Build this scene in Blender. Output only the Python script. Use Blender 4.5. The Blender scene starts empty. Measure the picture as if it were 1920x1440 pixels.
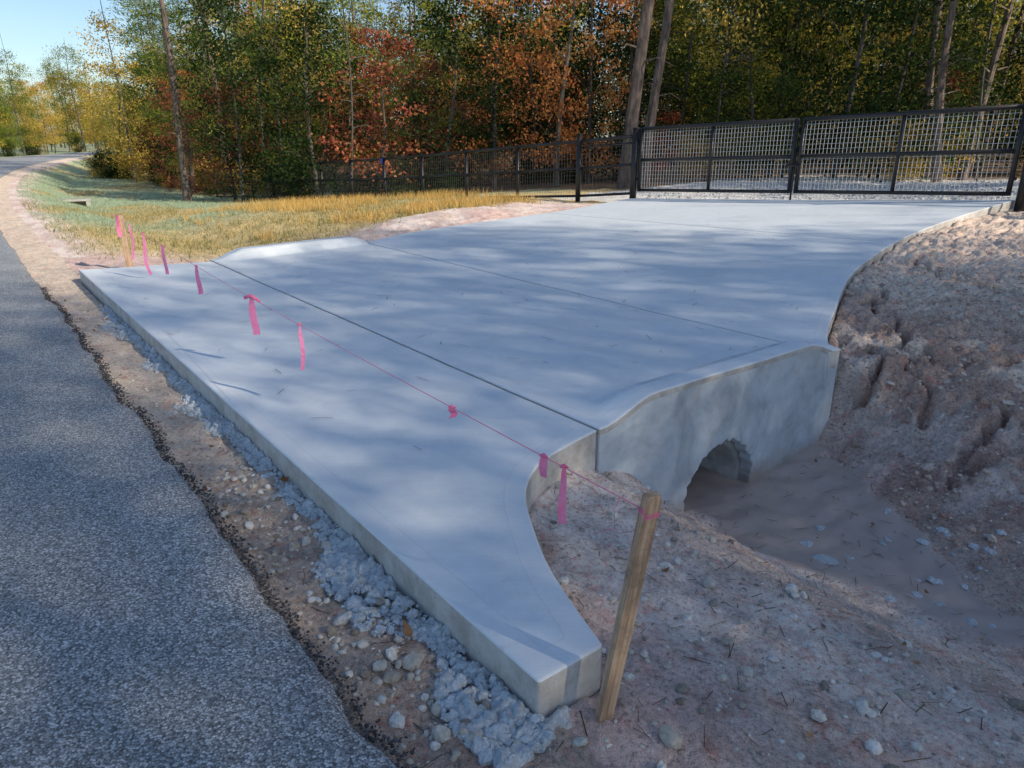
import bpy, math, random, bmesh
import numpy as np
from mathutils import Vector, Matrix
from mathutils.geometry import tessellate_polygon
random.seed(7); rng=np.random.default_rng(7)
scene=bpy.context.scene
scene.view_settings.view_transform='Standard'; scene.view_settings.look='None'; scene.view_settings.exposure=0
# ------------------------------------------------ frame: s along road, n to the right of it
C0=(0.083,1.79); DX,DY=-.6102,.7922; NX,NY=.7922,.6102
CS0,CK=14.,.0445
def cv(s):
    s=np.asarray(s,float); a=np.clip(s,CS0,160)
    c=(CK*(a-CS0))**2
    return c+np.maximum(s-160,0)*2*CK**2*(160-CS0)
def W(s,n,z):
    return (C0[0]+s*DX+n*NX, C0[1]+s*DY+n*NY, z)
def WA(s,n,z):
    return np.stack([C0[0]+s*DX+n*NX, C0[1]+s*DY+n*NY, z+0*s],-1)
def SN(x,y):
    dx=x-C0[0]; dy=y-C0[1]
    return dx*DX+dy*DY, dx*NX+dy*NY
# ------------------------------------------------ noise
TB=[np.random.default_rng(100+i).random((256,256)) for i in range(4)]
def vn(x,y,k=0):
    T=TB[k%4]; xi=np.floor(x).astype(int); yi=np.floor(y).astype(int); fx=x-xi; fy=y-yi
    fx=fx*fx*(3-2*fx); fy=fy*fy*(3-2*fy)
    a=T[xi&255,yi&255]; b=T[(xi+1)&255,yi&255]; c=T[xi&255,(yi+1)&255]; d=T[(xi+1)&255,(yi+1)&255]
    return (a*(1-fx)+b*fx)*(1-fy)+(c*(1-fx)+d*fx)*fy
def fbm(x,y,o=4,k=0):
    r=0;a=.5;t=0
    for i in range(o):
        r=r+a*vn(x*2**i+17.3*i,y*2**i+5.1*i,k+i); t+=a; a*=.5
    return r/t
def billow(x,y,o=3,k=0):
    r=0;a=.5;t=0
    for i in range(o):
        r=r+a*np.abs(2*vn(x*2.1**i+7.3*i,y*2.1**i+3.1*i,k+i)-1)**.6; t+=a; a*=.5
    return r/t
def ss(a,b,x):
    t=np.clip((x-a)/(b-a),0,1); return t*t*(3-2*t)
# ------------------------------------------------ mesh helpers
def link(o): scene.collection.objects.link(o); return o
def mesh_np(name,V,F,mats=(),smooth=True,mi=None):
    V=np.asarray(V,np.float32).reshape(-1,3); F=np.asarray(F,np.int32)
    me=bpy.data.meshes.new(name)
    me.vertices.add(len(V)); me.vertices.foreach_set('co',V.ravel())
    k=F.shape[1]; me.loops.add(F.size); me.loops.foreach_set('vertex_index',F.ravel())
    me.polygons.add(len(F)); me.polygons.foreach_set('loop_start',np.arange(len(F),dtype=np.int32)*k)
    me.polygons.foreach_set('loop_total',np.full(len(F),k,dtype=np.int32))
    if mi is not None: me.polygons.foreach_set('material_index',np.asarray(mi,np.int32))
    me.polygons.foreach_set('use_smooth',np.full(len(F),smooth))
    for m in mats: me.materials.append(m)
    me.update(calc_edges=True); me.validate()
    return me
def obj(name,me,parent=None):
    o=bpy.data.objects.new(name,me); link(o)
    if parent: o.parent=parent
    return o
def gridF(a,b):
    i=np.arange(a-1)[:,None]; j=np.arange(b-1)[None]; q=i*b+j
    return np.stack([q,q+1,q+b+1,q+b],-1).reshape(-1,4)
def fattr(me,name,arr):
    at=me.attributes.new(name,'FLOAT','POINT'); at.data.foreach_set('value',np.asarray(arr,np.float32).ravel())
def cattr(me,name,arr):
    at=me.attributes.new(name,'FLOAT_COLOR','POINT')
    a=np.ones((len(arr),4),np.float32); a[:,:3]=arr; at.data.foreach_set('color',a.ravel())
class MB:
    def __init__(s): s.v=[]; s.f=[]; s.m=[]
    def tube(s,pts,rs,n=8,m=0,cap=True):
        pts=[Vector(p) for p in pts]
        if not hasattr(rs,'__len__'): rs=[rs]*len(pts)
        b=len(s.v)
        for i,p in enumerate(pts):
            t=(pts[min(i+1,len(pts)-1)]-pts[max(i-1,0)]).normalized()
            up=Vector((0,0,1)) if abs(t.z)<.9 else Vector((1,0,0))
            a=t.cross(up).normalized(); c=t.cross(a)
            for k in range(n):
                an=2*math.pi*(k+.5)/n
                s.v.append(tuple(p+(a*math.cos(an)+c*math.sin(an))*rs[i]))
        for i in range(len(pts)-1):
            for k in range(n):
                s.f.append((b+i*n+k,b+i*n+(k+1)%n,b+(i+1)*n+(k+1)%n,b+(i+1)*n+k)); s.m.append(m)
        if cap:
            s.f.append(tuple(b+k for k in range(n))[::-1]); s.m.append(m)
            e=b+(len(pts)-1)*n
            s.f.append(tuple(e+k for k in range(n))); s.m.append(m)
    def mesh(s,name,mats,smooth=False):
        me=bpy.data.meshes.new(name); me.from_pydata(s.v,[],s.f)
        for m in mats: me.materials.append(m)
        me.polygons.foreach_set('material_index',s.m)
        me.polygons.foreach_set('use_smooth',[smooth]*len(s.f)); me.update(); return me
# ------------------------------------------------ materials
def newmat(name):
    m=bpy.data.materials.new(name); m.use_nodes=True
    return m,m.node_tree,m.node_tree.nodes['Principled BSDF']
def N(t,ty,**k):
    n=t.nodes.new(ty)
    for a,b in k.items(): setattr(n,a,b)
    return n
def noise(t,scale,detail=4,rough=.5,vec=None,dist=0):
    n=N(t,'ShaderNodeTexNoise'); n.inputs['Scale'].default_value=scale; n.inputs['Detail'].default_value=detail; n.inputs['Roughness'].default_value=rough; n.inputs['Distortion'].default_value=dist
    if vec is None:
        vec=N(t,'ShaderNodeTexCoord').outputs['Object']
    t.links.new(vec,n.inputs['Vector']); return n.outputs['Fac']
def ramp(t,fac,stops):
    r=N(t,'ShaderNodeValToRGB'); e=r.color_ramp.elements
    while len(e)<len(stops): e.new(.5)
    for i,(p,c) in enumerate(stops):
        e[i].position=p; e[i].color=(*c,1) if hasattr(c,'__len__') else (c,c,c,1)
    t.links.new(fac,r.inputs['Fac']); return r.outputs['Color']
def mix(t,a,b,fac,mode='MIX'):
    m=N(t,'ShaderNodeMix',data_type='RGBA',blend_type=mode)
    for sock,v in ((m.inputs[6],a),(m.inputs[7],b),(m.inputs[0],fac)):
        if isinstance(v,bpy.types.NodeSocket): t.links.new(v,sock)
        elif hasattr(v,'__len__'): sock.default_value=(*v,1)
        else: sock.default_value=v
    return m.outputs[2]
def bump(t,b,h,strength=.3,dist=.01):
    n=N(t,'ShaderNodeBump'); n.inputs['Strength'].default_value=strength; n.inputs['Distance'].default_value=dist
    t.links.new(h,n.inputs['Height']); t.links.new(n.outputs['Normal'],b.inputs['Normal']); return n
def attr(t,name): 
    return N(t,'ShaderNodeAttribute',attribute_name=name)
def mth(t,op,a,b=0.):
    m=N(t,'ShaderNodeMath',operation=op)
    for s,v in ((m.inputs[0],a),(m.inputs[1],b)):
        if isinstance(v,bpy.types.NodeSocket): t.links.new(v,s)
        else: s.default_value=v
    return m.outputs[0]

def concrete(name,base,wall=False):
    m,t,b=newmat(name)
    f=noise(t,.7,5,.6); c=ramp(t,f,[(.3,[x*.92 for x in base]),(.7,[x*1.05 for x in base])])
    f2=noise(t,9,6,.65); c=mix(t,c,ramp(t,f2,[(.35,.80),(.62,1.)]),.30 if not wall else .6,'MULTIPLY')
    f3=noise(t,120,3,.6); c=mix(t,c,ramp(t,f3,[(.3,.75),(.5,1.)]),.3,'MULTIPLY')
    if not wall:
        d=attr(t,'edged').outputs['Fac']
        line=mth(t,'ABSOLUTE',mth(t,'SUBTRACT',d,.105)); lm=mth(t,'LESS_THAN',line,.004)
        band=mth(t,'LESS_THAN',d,.105)
        cs=attr(t,'cut').outputs['Fac']
        lm=mth(t,'MAXIMUM',mth(t,'MULTIPLY',lm,.32),mth(t,'MULTIPLY',mth(t,'LESS_THAN',cs,.006),1.5))
        c=mix(t,c,[x*.5 for x in base],mth(t,'MULTIPLY',lm,.5))
        c=mix(t,c,[min(.85,x*1.08) for x in base],mth(t,'MULTIPLY',band,.3))
        st=noise(t,2.2,6,.75); c=mix(t,c,[base[0]*.80,base[1]*.78,base[2]*.75],ramp(t,st,[(.56,0.),(.78,.5)]))
        sk=noise(t,5,3,.6); c=mix(t,c,[base[0]*.55,base[1]*.52,base[2]*.48],ramp(t,sk,[(.70,0.),(.78,.35)]))
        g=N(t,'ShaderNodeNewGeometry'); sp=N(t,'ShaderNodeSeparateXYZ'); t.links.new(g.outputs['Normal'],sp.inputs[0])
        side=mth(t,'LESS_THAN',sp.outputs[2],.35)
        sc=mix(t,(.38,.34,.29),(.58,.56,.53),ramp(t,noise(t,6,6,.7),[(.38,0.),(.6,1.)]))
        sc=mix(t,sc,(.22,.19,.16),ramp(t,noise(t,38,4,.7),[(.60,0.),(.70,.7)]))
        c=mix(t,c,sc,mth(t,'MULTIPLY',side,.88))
        mp=N(t,'ShaderNodeMapping'); mp.inputs['Rotation'].default_value=(0,0,-math.atan2(NY,NX)); mp.inputs['Scale'].default_value=(4,420,4)
        t.links.new(N(t,'ShaderNodeTexCoord').outputs['Object'],mp.inputs['Vector']); br=noise(t,1,3,.6,mp.outputs['Vector'])
        hgt=mix(t,mix(t,f2,f3,.4),br,.35)
        c=mix(t,c,ramp(t,br,[(.3,.84),(.6,1.04)]),.35,'MULTIPLY')
    else:
        sw=noise(t,2.2,6,.65,None,1.6); c=mix(t,c,ramp(t,sw,[(.32,.68),(.5,.98),(.66,1.12)]),.75,'MULTIPLY')
        st=noise(t,3.,6,.7); c=mix(t,c,(.38,.37,.34),ramp(t,st,[(.55,0.),(.75,.45)]))
        sp=N(t,'ShaderNodeSeparateXYZ'); t.links.new(N(t,'ShaderNodeTexCoord').outputs['Object'],sp.inputs[0])
        zz=mth(t,'ADD',sp.outputs[2],mth(t,'MULTIPLY',st,.35)); c=mix(t,c,(.34,.28,.23),ramp(t,mth(t,'ADD',zz,1.),[(.40,.85),(.62,0.)]))
        hgt=mix(t,f2,f3,.4)
    t.links.new(c,b.inputs['Base Color']); b.inputs['Roughness'].default_value=.72 if not wall else .6
    bump(t,b,hgt,.3 if not wall else .6,.006)
    return m
M_slab=concrete('broomed_concrete',(.78,.84,.88))
M_wall=concrete('formed_concrete',(.66,.73,.79),True)
# asphalt
m,t,b=newmat('asphalt')
v=N(t,'ShaderNodeTexVoronoi'); v.inputs['Scale'].default_value=125; t.links.new(N(t,'ShaderNodeTexCoord').outputs['Object'],v.inputs['Vector'])
sx=N(t,'ShaderNodeSeparateColor'); t.links.new(v.outputs['Color'],sx.inputs[0])
cc=ramp(t,sx.outputs[0],[(.0,(.19,.20,.21)),(.4,(.40,.42,.44)),(.7,(.58,.60,.62)),(.95,(.90,.91,.92))])
v2=ramp(t,v.outputs['Distance'],[(.35,1.),(.8,.30)])
c=mix(t,cc,v2,.9,'MULTIPLY')
c=mix(t,c,ramp(t,noise(t,.9,6,.65),[(.3,.82),(.7,1.2)]),.8,'MULTIPLY')
c=mix(t,c,ramp(t,noise(t,28,4,.7),[(.35,.8),(.65,1.15)]),.8,'MULTIPLY')
c=mix(t,c,(.36,.26,.19),ramp(t,noise(t,1.7,6,.7),[(.60,0.),(.78,.5)]))
t.links.new(c,b.inputs['Base Color']); b.inputs['Roughness'].default_value=.7
bump(t,b,v.outputs['Distance'],1.,.008).invert=True
M_road=m
# ground
m,t,b=newmat('dirt_and_grass')
base=attr(t,'Col').outputs['Color']; mud=attr(t,'mud').outputs['Fac']; gr=attr(t,'grs').outputs['Fac']
n1=noise(t,6,8,.7); n2=noise(t,45,6,.7); n3=noise(t,230,3,.6)
c=mix(t,base,ramp(t,n1,[(.3,(.74,.67,.63)),(.5,(1.1,1.1,1.1)),(.68,(1.35,1.34,1.32))]),.85,'MULTIPLY')
g=mix(t,c,ramp(t,n2,[(.32,(.48,.42,.39)),(.45,(1.1,1.1,1.1)),(.66,(1.55,1.54,1.52))]),.9,'MULTIPLY')
g=mix(t,g,ramp(t,n3,[(.3,.6),(.5,1.15),(.7,1.5)]),.8,'MULTIPLY')
red=ramp(t,noise(t,10,6,.75),[(.53,0.),(.63,.65)])
g=mix(t,g,mix(t,g,(.84,.52,.50),1.,'MULTIPLY'),mth(t,'MULTIPLY',red,mth(t,'SUBTRACT',1.,gr)))
c=mix(t,g,mix(t,base,ramp(t,n1,[(.3,.82),(.7,1.12)]),.8,'MULTIPLY'),mud)
t.links.new(c,b.inputs['Base Color'])
r=N(t,'ShaderNodeMapRange'); t.links.new(mud,r.inputs[0]); r.inputs[3].default_value=.9; r.inputs[4].default_value=.36; t.links.new(r.outputs[0],b.inputs['Roughness'])
hh=mix(t,n2,n3,.35); bn=bump(t,b,hh,1.,.035)
r2=N(t,'ShaderNodeMapRange'); t.links.new(mud,r2.inputs[0]); r2.inputs[3].default_value=1.; r2.inputs[4].default_value=.14; t.links.new(r2.outputs[0],bn.inputs['Strength'])
M_ground=m
def simple(name,col,rough=.6,var=.25,sc=20,metal=0,bs=0):
    m,t,b=newmat(name)
    f=noise(t,sc,5,.6)
    c=ramp(t,f,[(.3,[x*(1-var) for x in col]),(.7,[min(1,x*(1+var)) for x in col])])
    t.links.new(c,b.inputs['Base Color']); b.inputs['Roughness'].default_value=rough; b.inputs['Metallic'].default_value=metal
    if bs: bump(t,b,f,bs,.01)
    return m
M_black=simple('black_painted_steel',(.012,.012,.013),.4)
M_wire=simple('galvanised_wire',(.60,.61,.62),.45,.1,20,.2)
M_bwire=simple('dark_wire',(.12,.12,.12),.5)
M_str=simple('pink_string',(1.,.25,.42),.6,.1)
M_blue=simple('blue_tag',(.02,.05,.35),.4)
# flagging tape is thin, so light passes through it
m=bpy.data.materials.new('pink_flagging'); m.use_nodes=True; t=m.node_tree; t.nodes.clear()
o_=N(t,'ShaderNodeOutputMaterial'); d_=N(t,'ShaderNodeBsdfDiffuse'); x_=N(t,'ShaderNodeBsdfTranslucent'); mx_=N(t,'ShaderNodeMixShader'); mx_.inputs[0].default_value=.35
pc=ramp(t,noise(t,30,3,.5),[(.3,(1.,.24,.46)),(.7,(1.,.38,.62))])
t.links.new(pc,d_.inputs[0]); t.links.new(pc,x_.inputs[0]); t.links.new(d_.outputs[0],mx_.inputs[1]); t.links.new(x_.outputs[0],mx_.inputs[2]); t.links.new(mx_.outputs[0],o_.inputs[0]); M_pink=m
def island(name,stops,rough=.85,bs=0,sc=60):
    m,t,b=newmat(name); g=N(t,'ShaderNodeNewGeometry')
    c=ramp(t,g.outputs['Random Per Island'],stops)
    f=noise(t,sc,5,.6); c=mix(t,c,ramp(t,f,[(.3,.6),(.65,1.15)]),.8,'MULTIPLY')
    t.links.new(c,b.inputs['Base Color']); b.inputs['Roughness'].default_value=rough
    if bs: bump(t,b,f,bs,.01)
    return m
M_stone=island('limestone_gravel',[(0,(.26,.22,.17)),(.3,(.48,.43,.36)),(.6,(.62,.58,.50)),(.9,(.80,.77,.70))],.85,.5)
M_spill=island('rough_concrete_spill',[(0,(.50,.55,.58)),(1,(.64,.69,.72))],.9,1.,70)
M_yard=island('crushed_stone',[(0,(.36,.37,.38)),(1,(.66,.67,.68))],.9,.3)
M_crumb=island('asphalt_crumbs',[(0,(.03,.03,.03)),(1,(.14,.14,.15))],.9)
M_debris=island('pine_straw',[(0,(.06,.035,.02)),(1,(.2,.12,.06))],.8)
# wood
m,t,b=newmat('weathered_wood')
mp=N(t,'ShaderNodeMapping'); mp.inputs['Scale'].default_value=(70,70,3); t.links.new(N(t,'ShaderNodeTexCoord').outputs['Object'],mp.inputs['Vector'])
f=noise(t,1.,6,.65,mp.outputs['Vector']); c=ramp(t,f,[(.28,(.18,.11,.065)),(.5,(.50,.33,.21)),(.72,(.74,.56,.38))])
c=mix(t,c,(.20,.13,.09),ramp(t,noise(t,7,5,.7),[(.48,0.),(.66,.75)]))
t.links.new(c,b.inputs['Base Color']); b.inputs['Roughness'].default_value=.75; bump(t,b,f,.6,.004)
M_wood=m
def bark(name,a,bc):
    m,t,b=newmat(name)
    mp=N(t,'ShaderNodeMapping'); mp.inputs['Scale'].default_value=(9,9,2.2); t.links.new(N(t,'ShaderNodeTexCoord').outputs['Object'],mp.inputs['Vector'])
    f=noise(t,1.,6,.7,mp.outputs['Vector']); t.links.new(ramp(t,f,[(.35,a),(.65,bc)]),b.inputs['Base Color']); b.inputs['Roughness'].default_value=.9; bump(t,b,f,1.,.05)
    return m
M_bark=bark('pine_bark',(.05,.04,.035),(.25,.19,.16)); M_bark2=bark('grey_bark',(.045,.04,.035),(.16,.145,.12))
def leaf(name,stops,tr=.4):
    m=bpy.data.materials.new(name); m.use_nodes=True; t=m.node_tree; t.nodes.clear()
    o=N(t,'ShaderNodeOutputMaterial'); g=N(t,'ShaderNodeNewGeometry'); oi=N(t,'ShaderNodeObjectInfo')
    f=mth(t,'ADD',mth(t,'MULTIPLY',g.outputs['Random Per Island'],.6),mth(t,'MULTIPLY',oi.outputs['Random'],.4))
    c=ramp(t,f,stops)
    d=N(t,'ShaderNodeBsdfDiffuse'); x=N(t,'ShaderNodeBsdfTranslucent'); mx=N(t,'ShaderNodeMixShader'); mx.inputs[0].default_value=tr
    t.links.new(c,d.inputs[0]); t.links.new(c,x.inputs[0]); t.links.new(d.outputs[0],mx.inputs[1]); t.links.new(x.outputs[0],mx.inputs[2]); t.links.new(mx.outputs[0],o.inputs[0])
    return m
L_pine=leaf('pine_needles',[(0,(.05,.09,.02)),(.5,(.14,.21,.04)),(1,(.50,.50,.10))],.3)
L_green=leaf('green_leaves',[(0,(.04,.08,.02)),(.5,(.18,.22,.04)),(1,(.64,.55,.10))])
L_dark=leaf('dark_green_leaves',[(0,(.018,.03,.012)),(.6,(.04,.07,.022)),(1,(.11,.14,.04))],.3)
L_yel=leaf('yellow_leaves',[(0,(.22,.19,.04)),(.5,(.62,.43,.09)),(1,(.90,.64,.18))])
L_or=leaf('orange_leaves',[(0,(.20,.06,.025)),(.35,(.58,.21,.07)),(.7,(.82,.40,.14)),(1,(.56,.43,.10))])
L_red=leaf('red_leaves',[(0,(.12,.03,.025)),(.5,(.34,.09,.06)),(.8,(.54,.21,.10)),(1,(.28,.21,.07))])
L_grass=leaf('grass_blades',[(0,(.16,.18,.07)),(.35,(.30,.29,.12)),(.7,(.56,.43,.19)),(1,(.72,.58,.28))],.3)
L_grassg=leaf('dew_grass_blades',[(0,(.20,.27,.17)),(.5,(.36,.44,.31)),(1,(.55,.60,.44))],.3)
L_gold=leaf('golden_grass',[(0,(.36,.22,.07)),(.5,(.66,.42,.13)),(1,(.82,.58,.24))],.3)
# ------------------------------------------------ slab surface
def kerbh(n): return .125*ss(1.60,2.08,n)*(1-ss(3.80,4.28,n))
def zs(s,n):
    q=np.clip((n-4)/8,0,1.3); q=q*q/(q+.06)*1.06
    return .1+q*(.23+(11-s)/7.8*.3)
def spline(P,k=12):
    P=np.array(P,float); out=[]
    Q=np.vstack([2*P[0]-P[1],P,2*P[-1]-P[-2]])
    for i in range(1,len(Q)-2):
        for u in np.arange(k)/k:
            a,b_,c,d=Q[i-1],Q[i],Q[i+1],Q[i+2]
            out.append(.5*((2*b_)+(-a+c)*u+(2*a-5*b_+4*c-d)*u*u+(-a+3*b_-3*c+d)*u**3))
    out.append(P[-1]); return np.array(out)
FS=1.362
_c=spline([(.28,0),(.42,.415),(.6,.765),(.766,1.02),(1.0,1.21),(1.27,1.30),(1.58,1.36)])
_r=np.vstack([[(4.1,FS),(4.28,FS+.004)],spline([(4.34,1.50),(4.6,1.66),(5.17,1.93),(7.08,2.71),(9.87,3.25),(13.3,3.3),(14.5,3.2)])])
_l=spline([(3.9,9.36),(5.15,9.9),(6.9,10.15),(9.5,10.35),(12.2,11.0),(14,11.2)])
def sR(n):
    n=np.asarray(n,float)
    a=np.where(n<=.28,0,np.interp(n,_c[:,0],_c[:,1]))
    a=np.where((n>1.58)&(n<=4.1),FS,a)
    return np.where(n>4.1,np.interp(n,_r[:,0],_r[:,1]),a)
def sL(n):
    n=np.asarray(n,float)
    return np.where(n<3.9,np.interp(n,[0,.61,1.58,1.6,3.9],[9.38,9.2,9.0,9.0,9.36]),np.interp(n,_l[:,0],_l[:,1]))
def nEnd(s): return 12.25+(11.1-s)/7.8*1.1
def panel(name,n0,n1,parent,dn=.06,endrow=False,thick=.155):
    L=n1-n0; k=max(3,int(L/dn)); nn=np.linspace(n0,n1,k)
    if n0==0: nn=np.unique(np.round(np.concatenate([np.arange(0,.27,.028),[.28],np.arange(.31,n1-.02,.03),[n1]]),4))
    elif n0>4.1 and n0<4.2: nn=np.unique(np.round(np.concatenate([[n0,4.165,4.2,4.24,4.28,4.31,4.34,4.37,4.4,4.45,4.5],np.arange(4.58,n1-.03,dn),[n1]]),4))
    e=np.array([0,.03,.06,.09,.12,.15,.18,.21,.24,.27,.31,.35])
    us=np.concatenate([e,np.linspace(.42,7.6-.42,108),7.6-e[::-1]])/7.6
    S=np.zeros((len(nn),len(us))); Nn=np.zeros_like(S)
    for i,n in enumerate(nn):
        a,b_=float(sR(n)),float(sL(n)); S[i]=a+(b_-a)*us; Nn[i]=n
    if endrow:
        f=(Nn-n0)/(n1-n0); Nn=n0+f*(nEnd(S)-n0)
    Z=zs(S,Nn)
    kr=kerbh(Nn)*(1-ss(.13,.36,S-FS))*(S>1.3)+kerbh(Nn)*(ss(-.24,0,S-sL(Nn)))
    Z=Z+np.where(n0>1.5,kr,0)
    Z+= (fbm(S*1.3,Nn*1.3,3,1)-.5)*.012
    A,B=S.shape; V=WA(S,Nn,Z).reshape(-1,3); F=gridF(A,B)
    top=[(0,j) for j in range(B)]+[(i,B-1) for i in range(1,A)]+[(A-1,j) for j in range(B-2,-1,-1)]+[(i,0) for i in range(A-2,0,-1)]
    idx=np.array([i*B+j for i,j in top]); low=V[idx].copy(); low[:,2]-=thick
    k=len(V); Vn=np.vstack([V,low]); m_=len(idx)
    sf=np.array([[idx[i],k+i,k+(i+1)%m_,idx[(i+1)%m_]] for i in range(m_)])
    me=mesh_np(name,Vn,np.vstack([F[:,::-1],sf[:,::-1]]),[M_slab])
    bp=V[idx][:,:2]; dist=np.full(len(Vn),0.)
    P=V[:,:2]; dm=np.empty(len(P))
    for a in range(0,len(P),2000): dm[a:a+2000]=np.sqrt(((P[a:a+2000,None]-bp[None])**2).sum(-1)).min(1)
    dist[:len(V)]=dm
    fattr(me,'edged',dist)
    cut=np.full(len(Vn),1.)
    if n0==0: cut[:len(V)]=np.abs(S-5.5).ravel()
    fattr(me,'cut',cut)
    o=obj(name,me,parent)
    bm=bmesh.new(); bm.from_mesh(me); bmesh.ops.recalc_face_normals(bm,faces=bm.faces)
    up=sum(f.normal.z*f.calc_area() for f in bm.faces)
    if up<0: bmesh.ops.reverse_faces(bm,faces=bm.faces)
    bm.to_mesh(me); bm.free()
    bv=o.modifiers.new('b','BEVEL'); bv.width=.011; bv.segments=2; bv.limit_method='ANGLE'; bv.angle_limit=math.radians(50)
    return o
drive=bpy.data.objects.new('concrete_driveway',None); link(drive)
panel('apron_panel',0,1.568,drive,thick=.25); panel('culvert_panel',1.592,4.106,drive,thick=.045)
panel('middle_panel',4.134,8.688,drive,.08); panel('gate_panel',8.715,13.,drive,.08,True)
mb=MB()
for nj,a,b_ in ((1.58,1.375,8.98),(4.12,1.40,9.4),(8.701,3.1,10.25)):
    z0=float(zs(a,nj)); z1=float(zs(b_,nj))
    v=len(mb.v)
    for s_,n_,z_ in ((a,nj-.02,z0-.024),(b_,nj-.02,z1-.024),(b_,nj+.02,z1-.024),(a,nj+.02,z0-.024)): mb.v.append(W(s_,n_,z_))
    mb.f.append((v,v+1,v+2,v+3)); mb.m.append(0)
obj('joint_filler',mb.mesh('joint_filler',[simple('joint_filler',(.04,.036,.03),.9)]),drive)
# ------------------------------------------------ terrain
def prof(n,pts):
    return np.interp(n,[p[0] for p in pts],[p[1] for p in pts])
LP=[(-400,-2),(-60,-.6),(-12,-.35),(-7,-.12),(-6.4,-.05),(-.48,-.045)]
PR=LP+[(-.3,-.075),(-.12,-.07),(.3,-.05),(1.0,-.16),(1.6,-.30),(2.2,-.60),(2.6,-.77),(3.0,-.78),(3.4,-.66),(4.0,-.40),(4.4,-.2),(5.0,.0),(7,.22),(10,.42),(14,.58),(30,.7),(400,3)]
PH=LP+[(-.3,-.075),(-.12,-.07),(.3,-.05),(1.0,-.10),(1.5,-.15),(2.1,-.55),(2.45,-.78),(3.0,-.77),(3.5,-.73),(4.12,-.66),(4.3,-.45),(4.55,-.12),(5.0,.05),(7,.23),(10,.42),(14,.58),(30,.7),(400,3)]
P12=LP+[(0,-.05),(.6,-.03),(1.5,-.15),(3,-.30),(4.2,-.05),(6,.10),(8,.17),(12,.22),(20,.3),(400,3)]
P35=LP+[(.6,-.15),(2.4,-.8),(4,-.85),(6,-.9),(8.5,-1.1),(14,-1.2),(20,-.8),(60,.2),(400,4)]
PF=[(-400,2),(-60,.3),(-12,-.2),(-7,-.1),(-6.4,-.05),(-.48,-.045),(.6,-.1),(3,-.4),(8,-.2),(400,4)]
def terr(s,ne):
    a=prof(ne,PR);h=prof(ne,PH);b_=prof(ne,P12);c=prof(ne,P35);d=prof(ne,PF)
    wh=ss(.2,1.15,s); a=a*(1-wh)+h*wh
    w1=ss(4,9.8,s);w2=ss(12,36,s);w3=ss(55,110,s)
    z=a*(1-w1)+b_*w1; z=z*(1-w2)+c*w2; return z*(1-w3)+d*w3
def inslab(s,n,m=0.):
    return (n>-m)&(n<nEnd(s)+m)&(s>sR(np.clip(n,0,99))-m)&(s<sL(np.clip(n,0,99))+m)
def mudm(s,n):
    ax=np.interp(s,[-6,-1,-.2,.5,1.0,1.4,9],[2.7,2.85,2.93,2.95,3.15,3.3,3.0])+.06*np.sin(s*6)
    w=np.interp(s,[-6,-1,-.3,.3,.9,1.4,9],[.06,.10,.17,.42,.76,.86,.86])
    w=w*(1+.8*(fbm(s*4,n*4,3,2)-.5))
    m=1-ss(w*.88,w*1.04,np.abs(n-ax))
    return m*(s<9.6)*ss(-3,-1.,s)
# erosion gullies on the right-hand bank, as polylines in (s,n)
GUL=[[(2.15,6.7),(1.98,6.0),(1.6,5.5),(1.0,4.9),(.72,4.25)],[(1.98,6.0),(1.7,6.3),(1.25,6.75)],[(1.95,5.1),(1.7,4.85),(1.55,4.45)],
     [(.8,6.6),(.25,5.7),(-.05,5.0),(-.2,4.3)],[(1.0,4.9),(.45,5.1),(-.45,5.6)],[(2.6,8.4),(2.2,7.6),(1.2,7.2),(.4,7.3)],[(.35,4.6),(.2,4.2),(.25,3.8)],[(-.7,5.3),(-.8,4.5),(-.7,3.9)],[(1.35,4.9),(1.2,4.4)]]
def rills(s,n):
    s=np.asarray(s,float); n=np.asarray(n,float); out=np.zeros_like(s*n)
    m=(s>-1.7)&(s<3.2)&(n>3.5)&(n<9)
    if not m.any(): return out
    a=s[m]+.20*(fbm(s[m]*4,n[m]*4,4,0)-.5)*2; b_=n[m]+.20*(fbm(s[m]*4+9,n[m]*4,4,2)-.5)*2
    d=np.full(a.shape,9.)
    for g in GUL:
        for p,q in zip(g[:-1],g[1:]):
            vx,vy=q[0]-p[0],q[1]-p[1]; L=vx*vx+vy*vy
            u=np.clip(((a-p[0])*vx+(b_-p[1])*vy)/L,0,1)
            d=np.minimum(d,np.hypot(a-p[0]-u*vx,b_-p[1]-u*vy))
    wv=.03+.06*fbm(s[m]*2,n[m]*2,2,3)
    out[m]=((1-ss(.2,1.,d/wv))-.22*np.exp(-((d-wv*1.5)/(wv*.5))**2))*(.45+.9*fbm(s[m]*1.5,n[m]*1.5,2,1))
    return out
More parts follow.
